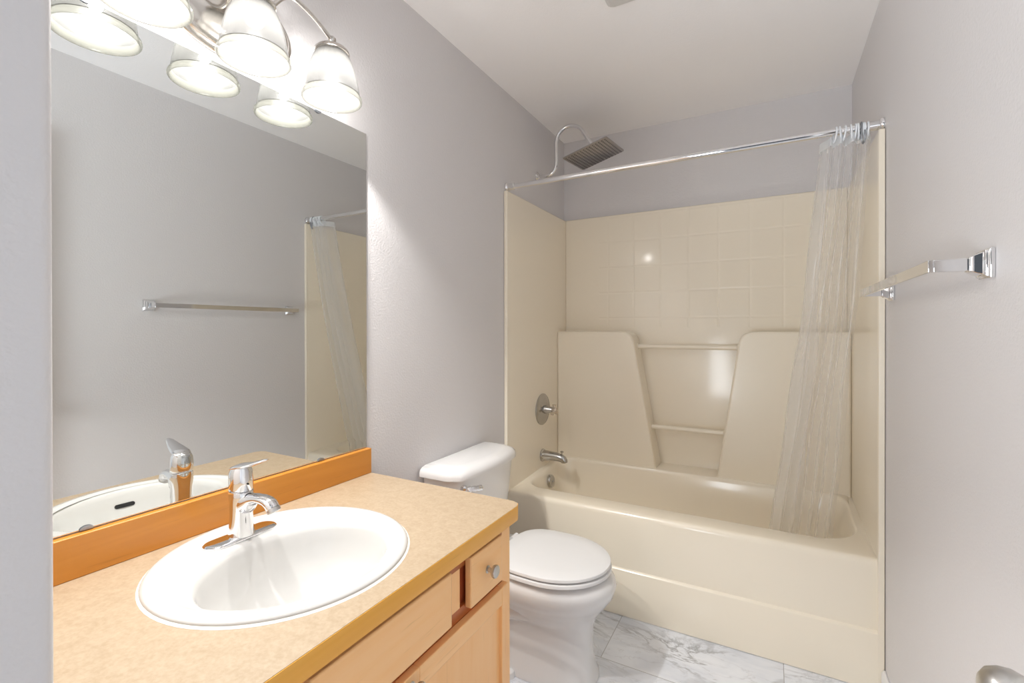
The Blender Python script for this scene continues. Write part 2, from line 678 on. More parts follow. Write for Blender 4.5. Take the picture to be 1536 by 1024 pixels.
pl = shoulder([(PX0, ZB - 0.02), (PX0, 1.238), (0.476, 1.238), (0.612, ZB - 0.02)], [0, 0, 0.075, 0])
obj('left_shoulder', prism(bmesh.new(), pl, 1, LY, PYB + 0.004), M['fiber'], unit, bevel=0.011, bev_seg=4)
pl = shoulder([(PX1, ZB - 0.02), (0.914, ZB - 0.02), (1.026, 1.238), (PX1, 1.238)], [0, 0, 0.075, 0])
obj('right_shoulder', prism(bmesh.new(), pl, 1, LY, PYB + 0.004), M['fiber'], unit, bevel=0.011, bev_seg=4)
for z, xa, xb in ((1.153, 0.487, 1.016), (0.701, 0.565, 0.951)):
    b_ = bmesh.new()
    tube(b_, [(xa, 0.675, z), (xb, 0.675, z)], 0.013, 16)
    for x, s in ((xa, 1), (xb, -1)):
        lathe(b_, (x - s * 0.004, 0.675, z), (s, 0, 0), [(0, 0.021), (0.008, 0.021), (0.012, 0.015)], 16)
    obj('grab_bar', b_, M['fiber'], unit)

# tub: apron, rim and basin as one skin
b_ = bmesh.new()
N = 10


def tub_ring(x0, x1, y0, y1, r, z, zb=None):
    ring = rrect(x0, x1, y0, y1, r, z, N)
    if zb is not None:
        for p in ring:
            t = min(1, max(0, (p.y - 0.42) / 0.16))
            p.z = z + (zb - z) * t * t * (3 - 2 * t)
    return ring


X0, X1 = PX0 - 0.001, PX1 + 0.001
e = 0.001
rings = [
    tub_ring(X0, X1, 0.004, T - G, e, 0.002),
    tub_ring(X0, X1, -0.011, T - G, e, 0.002),
    tub_ring(X0, X1, -0.011, T - G, e, 0.196),
    tub_ring(X0, X1, -0.0095, T - G, e, 0.1995),
    tub_ring(X0, X1, 0.000, T - G, e, 0.206),
    tub_ring(X0, X1, 0.000, T - G, e, R - 0.024),
    tub_ring(X0, X1, 0.0015, T - G, e, R - 0.014),
    tub_ring(X0, X1, 0.006, T - G, e, R - 0.006),
    tub_ring(X0, X1, 0.013, T - G, e, R - 0.0015, ZB),
    tub_ring(X0, X1, 0.022, T - G, e, R, ZB),
    tub_ring(0.044, 1.466, 0.110, 0.599, (0.09, 0.09, 0.10, 0.17), R, ZB),
    tub_ring(0.048, 1.462, 0.116, 0.597, (0.09, 0.09, 0.10, 0.17), R - 0.002, ZB - 0.001),
    tub_ring(0.053, 1.457, 0.122, 0.594, (0.09, 0.09, 0.10, 0.17), R - 0.009, ZB - 0.006),
    tub_ring(0.057, 1.451, 0.127, 0.590, (0.09, 0.09, 0.10, 0.17), R - 0.024, ZB - 0.020),
    tub_ring(0.073, 1.410, 0.140, 0.580, (0.09, 0.09, 0.10, 0.15), 0.33),
    tub_ring(0.095, 1.340, 0.160, 0.566, (0.09, 0.09, 0.10, 0.13), 0.19),
    tub_ring(0.120, 1.290, 0.190, 0.550, (0.09, 0.09, 0.10, 0.12), 0.125),
    tub_ring(0.155, 1.250, 0.230, 0.520, (0.08, 0.08, 0.09, 0.10), 0.095),
    tub_ring(0.24, 1.17, 0.31, 0.46, (0.05, 0.05, 0.05, 0.05), 0.088),
]
loft(b_, rings, False, True)
obj('tub', b_, M['fiber'], unit, angle=50)

# ------------------------------------------------------------------ bath fittings
ty = 0.395
t = tag(empty('shower_valve', (PX0, 0.392, 0.796)), 'round chrome shower valve on the almond left panel above the tub spout', 'shower valve')
b_ = bmesh.new()
lathe(b_, (PX0 + 0.0003, 0.392, 0.796), (1, 0, 0), [(0, 0.089), (0.004, 0.089), (0.009, 0.084), (0.012, 0.070), (0.016, 0.062),
                                                   (0.019, 0.040), (0.020, 0.0)], 48)
obj('escutcheon', b_, M['fitting'], t)
b_ = bmesh.new()
lathe(b_, (PX0 + 0.018, 0.392, 0.796), (1, 0, 0), [(0, 0.024), (0.02, 0.021), (0.04, 0.016), (0.050, 0.014)], 24)
obj('stem', b_, M['fitting'], t)
b_ = bmesh.new()
for a in range(3):
    an = radians(90 + 120 * a)
    d = Vector((0, cos(an), sin(an)))
    o_ = Vector((PX0 + 0.075, 0.392, 0.796))
    tube(b_, smooth_path([o_, o_ + d * 0.016, o_ + d * 0.032], 4), [0.013] * 4 + [0.010] * 4 + [0.012], 12)
lathe(b_, (PX0 + 0.058, 0.392, 0.796), (1, 0, 0), [(0, 0.013), (0.008, 0.018), (0.026, 0.019), (0.032, 0.014), (0.034, 0.0)], 20)
obj('handle', b_, plain('frosted_handle', (0.62, 0.55, 0.46), 0.2, 0.6), t)

t = tag(empty('tub_spout', (PX0, ty, 0.534)), 'chrome tub spout with diverter knob above the left tub rim', 'tub spout')
b_ = bmesh.new()
xs = PX0 + 0.0003
path = [(xs, ty, 0.534), (xs + 0.004, ty, 0.534), (xs + 0.010, ty, 0.534), (xs + 0.04, ty, 0.535), (xs + 0.085, ty, 0.535),
        (xs + 0.112, ty, 0.532), (xs + 0.127, ty, 0.526), (xs + 0.134, ty, 0.517), (xs + 0.136, ty, 0.508)]
tube(b_, path, [0.036, 0.036, 0.030, 0.027, 0.024, 0.022, 0.021, 0.019, 0.017], 24)
obj('spout', b_, M['fitting'], t)
b_ = bmesh.new()
lathe(b_, (xs + 0.118, ty, 0.548), (0.1, 0, 1), [(0, 0.004), (0.014, 0.004), (0.016, 0.009), (0.020, 0.010), (0.023, 0.006), (0.024, 0)], 16)
obj('diverter_knob', b_, M['fitting'], t)

t = tag(empty('overflow_plate', (0.066, ty, 0.392)), 'round chrome overflow plate inside the tub below the spout', 'overflow plate')
b_ = bmesh.new()
ax = Vector((1, 0, 0.152)).normalized()
lathe(b_, (0.0662, ty, 0.392), ax, [(0.0, 0.036), (0.012, 0.036), (0.016, 0.033), (0.018, 0.026), (0.019, 0.0)], 36)
obj('plate', b_, M['fitting'], t)
b_ = bmesh.new()
lathe(b_, Vector((0.0662, ty, 0.392)) + ax * 0.018, ax, [(0, 0.006), (0.003, 0.006), (0.004, 0.0)], 12)
obj('screw', b_, M['satin'], t)

# shower head on a gooseneck arm
t = tag(empty('rain_shower', (0, 0.375, 2.113)), 'square rain shower head on a chrome gooseneck arm above the surround', 'shower head')
b_ = bmesh.new()
lathe(b_, (-0.001, 0.375, 2.113), (1, 0, 0), [(0, 0.030), (0.004, 0.030), (0.010, 0.022), (0.016, 0.013)], 28)
obj('wall_flange', b_, M['chrome'], t)
b_ = bmesh.new()
hc = Vector((0.330, 0.385, 2.188))
tilt = Matrix.Rotation(-0.091, 3, 'Z')
tilt = Matrix.Rotation(-0.236, 3, 'Y') @ Matrix.Rotation(0.02, 3, 'X') @ tilt
nrm = tilt @ Vector((0, 0, 1))
pa = [(0.0, 0.375, 2.113), (0.04, 0.375, 2.114), (0.080, 0.376, 2.118), (0.106, 0.376, 2.140), (0.114, 0.377, 2.175),
      (0.114, 0.378, 2.24), (0.114, 0.379, 2.29), (0.128, 0.380, 2.335), (0.168, 0.381, 2.364), (0.210, 0.382, 2.366),
      (0.252, 0.383, 2.345), (0.280, 0.384, 2.305), hc + nrm * 0.055]
tube(b_, smooth_path(pa, 6), 0.0105, 16)
obj('gooseneck_arm', b_, M['chrome'], t)
b_ = bmesh.new()
lathe(b_, hc + nrm * 0.004, nrm, [(0, 0.030), (0.006, 0.026), (0.014, 0.016), (0.026, 0.015), (0.036, 0.019), (0.048, 0.019), (0.054, 0.013)], 24)
obj('swivel_collar', b_, M['chrome'], t)
b_ = bmesh.new()
hs = 0.127
loft(b_, [[hc + tilt @ Vector((p.x, p.y, z)) for p in rrect(-s_, s_, -s_, s_, 0.010, 0, 4)]
          for s_, z in ((hs - 0.003, -0.004), (hs, -0.002), (hs, 0.003), (hs - 0.003, 0.005))])
plate = obj('spray_plate', b_, plain('brushed_dark_steel', (0.40, 0.38, 0.37), 0.32, 1.0), t)
b_ = bmesh.new()
for i in range(14):
    for j in range(14):
        p = hc + tilt @ Vector((-hs + 0.0145 + i * (2 * hs - 0.029) / 13, -hs + 0.0145 + j * (2 * hs - 0.029) / 13, -0.0039))
        lathe(b_, p, -nrm, [(0, 0.0042), (0.003, 0.0032)], 8, False, True)
noz = obj('nozzles', b_, plain('grey_rubber', (0.16, 0.15, 0.15), 0.5), plate)
noz['kind'] = 'stuff'

# ------------------------------------------------------------------ curtain rod, rings, curtain
RY, RZ = 0.016, 1.962
t = tag(empty('curtain_rod', (W / 2, RY, RZ)), 'straight chrome shower curtain rod spanning wall to wall above the tub', 'curtain rod')
b_ = bmesh.new()
tube(b_, [(0.004, RY, RZ), (W - 0.004, RY, RZ)], 0.0125, 24)
obj('rod', b_, M['chrome'], t)
for x, s in ((0.0005, 1), (W - 0.0005, -1)):
    b_ = bmesh.new()
    lathe(b_, (x, RY, RZ), (s, 0, 0), [(0, 0.0225), (0.005, 0.0225), (0.010, 0.021), (0.014, 0.0175), (0.045, 0.0165), (0.047, 0.0135)], 28)
    obj('flange', b_, M['chrome'], t)


def ring_mesh(r0, rw, tw=0.0):
    b_ = bmesh.new()
    pts = []
    for k in range(25):
        a = 2 * pi * k / 24
        # pear shape: a hoop round the rod drawn down to the hem
        y = r0 * sin(a)
        z = (r0 * 1.0 if cos(a) > 0 else r0 * 1.75) * cos(a)
        pts.append((tw * (1 - cos(a)), y, z))
    tube(b_, pts, rw, 8, False)
    return b_


ring0 = obj('curtain_ring', ring_mesh(0.0195, 0.0028), M['white_plastic'])
tag(ring0, 'small white plastic curtain ring on the rod at the right wall', 'curtain ring', 'white curtain rings on the rod')
ring_x = [1.366, 1.381, 1.392, 1.413, 1.424, 1.433, 1.445, 1.452, 1.460]
ring_t = [0.010, -0.006, 0.012, -0.004, 0.006, -0.003, 0.004, -0.003, 0.002]
for i, x in enumerate(ring_x):
    o = ring0 if i == 0 else ring0.copy()
    if i:
        col.objects.link(o)
    o.location = (x, RY, RZ - 0.004)
    o.rotation_euler = (0, ring_t[i] * 12, ring_t[i] * 16)
b_ = bmesh.new()
pts = [(0, 0.012, -0.035), (0, 0.019, 0), (0, 0.014, 0.015), (0, 0, 0.020), (0, -0.014, 0.015), (0, -0.019, 0), (0, -0.020, -0.03),
       (0.001, -0.018, -0.050), (0.004, -0.010, -0.057), (0.008, -0.016, -0.052), (0.009, -0.024, -0.035), (0.008, -0.024, -0.015)]
tube(b_, smooth_path([(x + 1.441, y + RY, z + RZ - 0.002) for x, y, z in pts], 5), 0.0026, 8)
tag(obj('curtain_hook', b_, M['grey_metal']), 'dark grey metal curtain hook hanging among the white rings', 'curtain hook')


def lerp_curve(pts, u):
    n = len(pts) - 1
    f = min(max(u, 0), 1) * n
    i = min(int(f), n - 1)
    t_ = f - i
    a, b = pts[i], pts[i + 1]
    return tuple(a[k] * (1 - t_) + b[k] * t_ for k in range(len(a)))


def curtain_point(u, v):
    """u across the gathered sheet, v from the hem down"""
    ZT, ZBOT = 1.944, 0.335
    top = smooth_top
    bot = smooth_bot
    a = top[min(int(u * (len(top) - 1) + 0.5), len(top) - 1)]
    b = bot[min(int(u * (len(bot) - 1) + 0.5), len(bot) - 1)]
    t_ = v ** 1.18
    x = a[0] + (b[0] - a[0]) * t_
    y = a[1] + (b[1] - a[1]) * t_
    # small wrinkles
    w = 0.004 * sin(5 * v * pi + 9 * u) * sin(pi * v) + 0.0008 * sin(11 * v + 13 * u)
    x += w
    y += w * 0.8
    y = max(y, -0.03)
    z = ZT + (ZBOT - ZT) * v + 0.012 * v * sin(11 * u)
    if v > 0.9:
        y = max(y, 0.232)
    return (x, y, z)


# plan of the gathered sheet at the rod and in the tub
tp = [(1.352, 0.086), (1.338, 0.092), (1.322, 0.078), (1.330, 0.055), (1.346, 0.030), (1.354, 0.006)]
nf = 3
for k in range(2 * nf + 1):
    tp.append((1.364 + 0.108 * k / (2 * nf), 0.016 + (0.020 if k % 2 == 0 else -0.020)))
bt = [(1.265, 0.345), (1.215, 0.352), (1.160, 0.335), (1.150, 0.305), (1.165, 0.275), (1.185, 0.262)]
for k in range(2 * nf + 1):
    bt.append((1.195 + 0.190 * k / (2 * nf), 0.292 + (0.040 if k % 2 == 0 else -0.045)))
smooth_top = [tuple(p) for p in smooth_path([(x, y, 0) for x, y in tp], 8)]
smooth_bot = [tuple(p) for p in smooth_path([(x, y, 0) for x, y in bt], 8)]
NU, NV = len(smooth_top) - 1, 70
t = tag(empty('shower_curtain', (1.42, 0.02, 1.944)), 'translucent vinyl shower curtain gathered at the right wall and tucked into the tub', 'shower curtain')
vh = 0.019
b_ = bmesh.new()
loft(b_, [[curtain_point(i / NU, vh + (1 - vh) * j / NV) for i in range(NU + 1)] for j in range(NV + 1)], False, False, False)
obj('curtain_sheet', b_, M['vinyl'], t, angle=180)
b_ = bmesh.new()
loft(b_, [[curtain_point(i / NU, vh * j / 3) for i in range(NU + 1)] for j in range(4)], False, False, False)
tag(obj('top_hem', b_, M['vinyl_hem'], t, angle=180), 'white reinforced top hem')

# ------------------------------------------------------------------ vanity cabinet
CY0, CY1 = -1.857, -0.930
FX = 0.545                            # face frame plane
FR = 0.563                            # front of drawers and doors
ZC = 0.785                            # countertop height
cab = tag(empty('vanity_cabinet', (0.27, (CY0 + CY1) / 2, 0)), 'light maple vanity cabinet under the sink countertop', 'cabinet')
b_ = bmesh.new()
box(b_, (0.014, CY1 - 0.016, 0.0), (FX - 0.019, CY1, 0.744))
box(b_, (0.014, CY0, 0.0), (FX - 0.019, CY0 + 0.016, 0.744))
box(b_, (0.014, CY0 + 0.016, 0.10), (FX - 0.019, CY1 - 0.016, 0.116))
box(b_, (0.014, CY0 + 0.016, 0.116), (0.020, CY1 - 0.016, 0.744))
obj('carcass', b_, M['maple_v'], cab, smooth=False)
obj('toe_kick', mkbox((FX - 0.085, CY0 + 0.016, 0.001), (FX - 0.070, CY1 - 0.016, 0.10)), M['maple_h'], cab, smooth=False)
for y0, y1, z0, z1 in ((CY0, CY0 + 0.042, 0.10, 0.744), (CY1 - 0.042, CY1, 0.10, 0.744), (-1.206, -1.162, 0.62, 0.71),
                       (-1.624, -1.580, 0.62, 0.71), (-1.413, -1.373, 0.14, 0.57)):
    obj('frame_stile', mkbox((FX - 0.019, y0, z0), (FX, y1, z1)), M['maple_v'], cab, smooth=False)
for z0, z1 in ((0.10, 0.14), (0.57, 0.62), (0.71, 0.744)):
    obj('frame_rail', mkbox((FX - 0.019, CY0 + 0.042, z0), (FX, CY1 - 0.042, z1)), M['maple_rail_shade'], cab, smooth=False)


def knob(p, parent):
    b_ = bmesh.new()
    lathe(b_, (p[0] - 0.0005, p[1], p[2]), (1, 0, 0), [(0, 0.009), (0.002, 0.009), (0.004, 0.006), (0.012, 0.0055), (0.015, 0.009),
                                              (0.018, 0.0145), (0.022, 0.0155), (0.026, 0.0145), (0.028, 0.011), (0.0287, 0.0)], 24)
    return obj('knob', b_, M['satin'], parent)


DZ0, DZ1 = 0.612, 0.729
for y0, y1 in ((-1.142, -1.000), (-1.786, -1.644)):
    obj('drawer_box_filler', mkbox((FX - 0.30, y0 - 0.0195, DZ0 + 0.0085), (FX - 0.009, y1 - 0.012, 0.7095)), M['gap_shade'], cab, smooth=False)  # reaches past the front to fill the gap with painted shade
    d = obj('drawer', mkbox((FX, y0, DZ0), (FR, y1, DZ1)), M['maple_h'], cab, bevel=0.003)
    knob((FR, (y0 + y1) / 2, 0.672), d)
obj('false_drawer_front', mkbox((FX, -1.571, DZ0), (FR, -1.215, DZ1)), M['maple_h'], cab, bevel=0.003)
DT, DB = 0.593, 0.118
for y0, y1, ky in ((-1.373, -0.968, -1.347), (-1.818, -1.413, -1.439)):
    d = empty('door', (FX, (y0 + y1) / 2, DB))
    d.parent = cab
    d.location = Vector((FX, (y0 + y1) / 2, DB)) - cab.location
    sw = 0.051
    for a, b in ((y0, y0 + sw), (y1 - sw + 0.018, y1)):
        obj('stile', mkbox((FX, a, DB), (FR, b, DT)), M['maple_v'], d, bevel=0.0018)
    for a, b in ((DB, DB + 0.052), (DT - 0.044, DT)):
        obj('rail', mkbox((FX, y0 + sw, a), (FR, y1 - sw + 0.018, b)), M['maple_h'], d, bevel=0.0018)
    obj('panel', mkbox((FX, y0 + sw, DB + 0.052), (FR - 0.009, y1 - sw + 0.018, DT - 0.044)), M['maple_v'], d, bevel=0.0)
    knob((FR, ky, 0.572), d)

# ------------------------------------------------------------------ countertop
KY0, KY1 = -1.860, -0.915
KX1 = 0.576
SC = Vector((0.282, -1.406))
top = tag(empty('countertop', (0.29, (KY0 + KY1) / 2, ZC)), 'speckled beige laminate countertop with maple edge and backsplash', 'countertop')
# laminate slab with the sink cut-out: outer loop joined to the hole loop
NH = 64


def outer_loop(xf, yf, ch):
    """points on the outer outline at the same angles as the hole"""
    pts = [(0.003, KY0), (xf, KY0), (xf, yf - ch), (xf - ch * 0.32, yf - ch * 0.32), (xf - ch, yf), (0.003, yf)]
    c = (0.30, -1.41)
    out = []
    n = len(pts)
    # sample each side, keep the corners
    per = []
    for i in range(n):
        a, b = pts[i], pts[(i + 1) % n]
        L = math.hypot(b[0] - a[0], b[1] - a[1])
        per.append(L)
    tot = sum(per)
    for i in range(n):
        a, b = pts[i], pts[(i + 1) % n]
        k = max(1, round(NH * per[i] / tot))
        for q in range(k):
            out.append((a[0] + (b[0] - a[0]) * q / k, a[1] + (b[1] - a[1]) * q / k))
    return out


oc = outer_loop(KX1 - 0.0016, KY1, 0.026)
hc_ = (0.30, -1.41)
hole = []
for p in oc:
    a = math.atan2((p[1] - hc_[1]) / 0.215, (p[0] - hc_[0]) / 0.205)
    hole.append((hc_[0] + 0.205 * cos(a), hc_[1] + 0.215 * sin(a)))
b_ = bmesh.new()
z0, z1 = 0.747, ZC
rings = [[(x, y, z0) for x, y in hole], [(x, y, z0) for x, y in oc], [(x, y, z1) for x, y in oc], [(x, y, z1) for x, y in hole],
         [(x, y, z0) for x, y in hole]]
loft(b_, rings, False, False)
bmesh.ops.remove_doubles(b_, verts=b_.verts[:], dist=1e-6)
obj('laminate_top', b_, M['laminate'], top, angle=30)
# maple edge along the front, wrapping the clipped corner
b_ = bmesh.new()
ex = KX1 - 0.0014


def edge_loop(o):
    c = 0.026
    return [(ex + o, KY0), (ex + o, KY1 - c + o * 0.2), (ex - c * 0.32 + o * 0.75, KY1 - c * 0.32 + o * 0.6), (ex - c + o * 0.2, KY1 + o * 0.3)]


inn, outr = edge_loop(0), edge_loop(0.0014)
rings = []
for (xi, yi), (xo, yo) in zip(inn, outr):
    dx, dy = xo - xi, yo - yi
    prof = [(0, 0.747), (1, 0.747), (1, ZC - 0.0016), (0.7, ZC - 0.0008), (0, ZC - 0.0008)]
    rings.append([(xi + dx * f, yi + dy * f, z) for f, z in prof])
loft(b_, rings)
obj('edge_band', b_, M['maple_edge'], top, angle=30)
obj('backsplash', mkbox((0.001, KY0, ZC), (0.021, KY1, 0.8655)), M['maple_splash'], top, bevel=0.002)

# ------------------------------------------------------------------ sink
sink = tag(empty('sink', (SC.x, SC.y, ZC)), 'round white drop-in sink set into the beige countertop', 'sink')
b_ = bmesh.new()
NS = 72


def ell(cx, cy, a, b, z, ex_=2.0):
    out = []
    for k in range(NS):
        t_ = 2 * pi * k / NS
        out.append((cx + a * cos(t_), cy + b * sin(t_), z))
    return out


bx, by = 0.331, -1.413
rings = [
    ell(0.30, -1.41, 0.198, 0.208, ZC + 0.0008), ell(SC.x, SC.y, 0.243, 0.243, ZC + 0.0006), ell(SC.x, SC.y, 0.2445, 0.2445, ZC + 0.004),
    ell(SC.x, SC.y, 0.242, 0.242, ZC + 0.0075), ell(SC.x, SC.y, 0.237, 0.237, ZC + 0.0102), ell(SC.x, SC.y, 0.229, 0.229, ZC + 0.0115),
    ell(SC.x + 0.002, SC.y, 0.219, 0.220, ZC + 0.0110), ell(SC.x + 0.003, SC.y, 0.213, 0.215, ZC + 0.0085), ell(SC.x + 0.004, SC.y, 0.206, 0.209, ZC + 0.0075),
    ell(bx - 0.006, by, 0.171, 0.200, ZC + 0.0075), ell(bx - 0.002, by, 0.162, 0.192, ZC + 0.0055), ell(bx, by, 0.156, 0.187, ZC + 0.002),
    ell(bx, by, 0.151, 0.182, ZC - 0.010), ell(bx, by, 0.146, 0.177, ZC - 0.030), ell(bx, by, 0.137, 0.167, ZC - 0.065),
    ell(bx, by, 0.122, 0.148, ZC - 0.095), ell(bx - 0.002, by, 0.098, 0.118, ZC - 0.120), ell(bx - 0.004, by, 0.065, 0.077, ZC - 0.136),
    ell(bx - 0.006, by, 0.035, 0.038, ZC - 0.143), ell(bx - 0.006, by, 0.021, 0.021, ZC - 0.146), ell(bx - 0.006, by, 0.018, 0.018, ZC - 0.160),
    # underside
    ell(bx - 0.006, by, 0.030, 0.030, ZC - 0.160), ell(bx - 0.004, by, 0.075, 0.087, ZC - 0.146), ell(bx, by, 0.132, 0.158, ZC - 0.100),
    ell(bx, by, 0.156, 0.187, ZC - 0.030), ell(bx, by, 0.160, 0.190, ZC - 0.010), ell(0.30, -1.41, 0.190, 0.200, ZC - 0.006),
    ell(0.30, -1.41, 0.198, 0.208, ZC + 0.0008)]
loft(b_, rings, False, False)
bmesh.ops.remove_doubles(b_, verts=b_.verts[:], dist=1e-6)
obj('basin', b_, M['sink'], sink, angle=60)
b_ = bmesh.new()
rings = []
for k in range(NS + 1):
    t_ = 2 * pi * k / NS
    d = Vector((cos(t_), sin(t_), 0))
    c_ = Vector((SC.x, SC.y, 0)) + d * 0.2445
    rings.append([c_ + d * -0.001 + Vector((0, 0, ZC + 0.0003)), c_ + d * 0.004 + Vector((0, 0, ZC + 0.0003)), c_ + Vector((0, 0, ZC + 0.0035)),
                  c_ + d * -0.001 + Vector((0, 0, ZC + 0.004))])
loft(b_, rings, False, False)
obj('caulk_bead', b_, M['caulk'], sink)
# overflow slot in the front wall of the bowl, facing the faucet
b_ = bmesh.new()
zo = ZC - 0.036
rings = []
for off in (0.006, -0.0014):
    ring = []
    for k in range(24):
        a = 2 * pi * k / 24
        ss = 0.018 if cos(a) >= 0 else -0.018
        yy = ss + 0.0055 * cos(a)
        zz = 0.0055 * sin(a)
        f = (zo + zz - (ZC - 0.065)) / 0.035
        ra = 0.137 + 0.009 * f
        rb = 0.167 + 0.010 * f
        xx = bx + ra * sqrt(max(0, 1 - (yy + 0.02) ** 2 / rb ** 2))
        ring.append((xx + off, by + 0.02 + yy, zo + zz))
    rings.append(ring)
loft(b_, rings)
tag(obj('overflow_slot', b_, M['dark'], sink), 'dark overflow slot')
b_ = bmesh.new()
lathe(b_, (bx - 0.006, by, ZC - 0.150), (0, 0, 1), [(0, 0.017), (0.002, 0.0195), (0.006, 0.0195), (0.008, 0.016), (0.010, 0.012), (0.011, 0)], 28)
tag(obj('drain', b_, M['chrome'], sink), 'chrome drain stopper')

# ------------------------------------------------------------------ faucet
FXc, FYc, FZ = 0.130, -1.412, ZC + 0.0079
fau = tag(empty('faucet', (FXc, FYc, FZ)), 'single lever chrome faucet on the back rim of the sink', 'faucet')
b_ = bmesh.new()
rings = []
for s_, z in ((0.0, 0.0), (0.0, 0.003), (-0.003, 0.0055), (-0.008, 0.0065)):
    rings.append([(FXc + p.x, FYc + p.y, FZ + z) for p in rrect(-0.0275 - s_, 0.0275 + s_, -0.079 - s_, 0.079 + s_, 0.0272 + s_, 0, 10)])
loft(b_, rings)
obj('deck_plate', b_, M['chrome'], fau)
b_ = bmesh.new()


def oval(cx, a, b, z, n=32, tiltx=0.0):
    return [(FXc + cx + a * cos(2 * pi * k / n), FYc + b * sin(2 * pi * k / n), FZ + z + tiltx * a * cos(2 * pi * k / n)) for k in range(n)]


loft(b_, [oval(0, 0.0285, 0.0265, 0.0055), oval(0, 0.0275, 0.0255, 0.012), oval(0, 0.0255, 0.0235, 0.03), oval(0, 0.0245, 0.0228, 0.05),
          oval(0.0, 0.025, 0.0232, 0.07), oval(0.0, 0.026, 0.0242, 0.084), oval(-0.0005, 0.0265, 0.0248, 0.096, tiltx=-0.10),
          oval(-0.001, 0.0255, 0.0240, 0.104, tiltx=-0.18), oval(-0.001, 0.022, 0.0205, 0.107, tiltx=-0.2)])
obj('body', b_, M['chrome'], fau)
b_ = bmesh.new()
sd = Vector((1, 0.10, 0)).normalized()
base = Vector((FXc, FYc, FZ))


def sp(r, z):
    return base + sd * r + Vector((0, 0, z))


spine = smooth_path([sp(0.000, 0.074), sp(0.020, 0.079), sp(0.038, 0.0875), sp(0.058, 0.0915), sp(0.078, 0.0900), sp(0.091, 0.0840), sp(0.098, 0.0755)], 6)
half_w = [0.0215, 0.0205, 0.0165, 0.0150, 0.0150, 0.0152, 0.0145]
half_h = [0.0300, 0.0240, 0.0125, 0.0095, 0.0105, 0.0120, 0.0130]
rings = []
for i, p in enumerate(spine):
    t_ = (spine[min(i + 1, len(spine) - 1)] - spine[max(i - 1, 0)]).normalized()
    sx_ = Vector((0, 0, 1)).cross(t_).normalized()
    uz = t_.cross(sx_)
    f = i / 6
    k0 = min(int(f), 5)
    ww = half_w[k0] + (half_w[k0 + 1] - half_w[k0]) * (f - k0)
    hh_ = half_h[k0] + (half_h[k0 + 1] - half_h[k0]) * (f - k0)
    rings.append([p + sx_ * ww * cos(2 * pi * k / 28) + uz * hh_ * sin(2 * pi * k / 28) for k in range(28)])
loft(b_, rings)
obj('spout', b_, M['chrome'], fau)
b_ = bmesh.new()
dd = (sp(0.099, 0.074) - sp(0.0945, 0.082)).normalized()
lathe(b_, sp(0.0975, 0.0762), dd, [(0, 0.0135), (0.002, 0.0142), (0.008, 0.0142), (0.009, 0.011), (0.0092, 0)], 24)
obj('aerator', b_, M['satin'], fau)
hd = empty('handle', (0, 0, 0.104))
hd.parent = fau
b_ = bmesh.new()
loft(b_, [oval(-0.001, 0.0245, 0.0232, 0.108, tiltx=-0.2), oval(-0.001, 0.0258, 0.0243, 0.112, tiltx=-0.2), oval(-0.002, 0.0255, 0.0240, 0.130, tiltx=-0.05),
          oval(-0.002, 0.0245, 0.0232, 0.144, tiltx=0.08), oval(-0.002, 0.0205, 0.0195, 0.153, tiltx=0.12), oval(-0.002, 0.012, 0.0115, 0.157, tiltx=0.12)])
obj('cap', b_, M['chrome'], hd)
b_ = bmesh.new()
rings = []
for r, z, w, h in ((-0.022, 0.146, 0.006, 0.003), (-0.014, 0.151, 0.0175, 0.006), (0.0, 0.1555, 0.021, 0.007), (0.018, 0.159, 0.020, 0.0065), (0.036, 0.164, 0.017, 0.005),
                   (0.054, 0.170, 0.013, 0.004), (0.070, 0.1755, 0.0095, 0.0032), (0.078, 0.178, 0.0055, 0.0022), (0.081, 0.179, 0.0015, 0.001)):
    rings.append([sp(r, z + h * sin(2 * pi * k / 20)) + Vector((0, w * cos(2 * pi * k / 20), 0)) for k in range(20)])
loft(b_, rings)
obj('lever', b_, M['chrome'], hd)
b_ = bmesh.new()
lathe(b_, base + Vector((0.0235, 0.0, 0.120)), (1, 0, 0), [(0, 0.0022), (0.0022, 0.0022), (0.0024, 0)], 12)
tag(obj('set_screw', b_, M['dark'], hd), 'tiny dark set screw hole')

# ------------------------------------------------------------------ mirror
MY0, MY1, MZ0, MZ1 = -1.858, -0.921, 0.8685, 1.890
mir = tag(empty('wall_mirror', (0, (MY0 + MY1) / 2, MZ0)), 'large frameless wall mirror above the maple backsplash', 'mirror')
b_ = mkbox((0.0008, MY0, MZ0), (0.0055, MY1, MZ1))
g_ = obj('mirror_glass', b_, M['mirror'], mir, smooth=False)
g_.data.materials.append(M['mirror_edge'])
for p in g_.data.polygons:
    if abs(p.normal.x) < 0.5:
        p.material_index = 1
for y, z, s in ((-1.640, MZ0, 1), (-1.100, MZ0, 1), (-1.640, MZ1, -1), (-1.108, MZ1, -1)):
    b_ = bmesh.new()
    rings = []
    for x in (0.0058, 0.0085):
        ring = [(x, y - 0.0105, z - s * 0.0005), (x, y + 0.0105, z - s * 0.0005)]
        for k in range(9):
            a = pi * k / 8
            ring.append((x, y + 0.0105 * cos(a), z + s * (0.001 + 0.0062 * sin(a))))
        rings.append(ring)
    loft(b_, rings)
    tag(obj('clip', b_, M['grey_metal'], mir), 'small metal mirror clip')

# ------------------------------------------------------------------ vanity light with three bell shades
LX, LZ = 0.109, 1.880
LYs = (-1.586, -1.365, -1.144)
lt = tag(empty('vanity_light', (0, LYs[1], 2.0)), 'polished nickel three-shade vanity light on the wall above the mirror', 'wall light')
b_ = bmesh.new()


def plate_ring(a, b, x):
    return [(x, LYs[1] + a * cos(2 * pi * k / 56), 2.018 + b * sin(2 * pi * k / 56)) for k in range(56)]


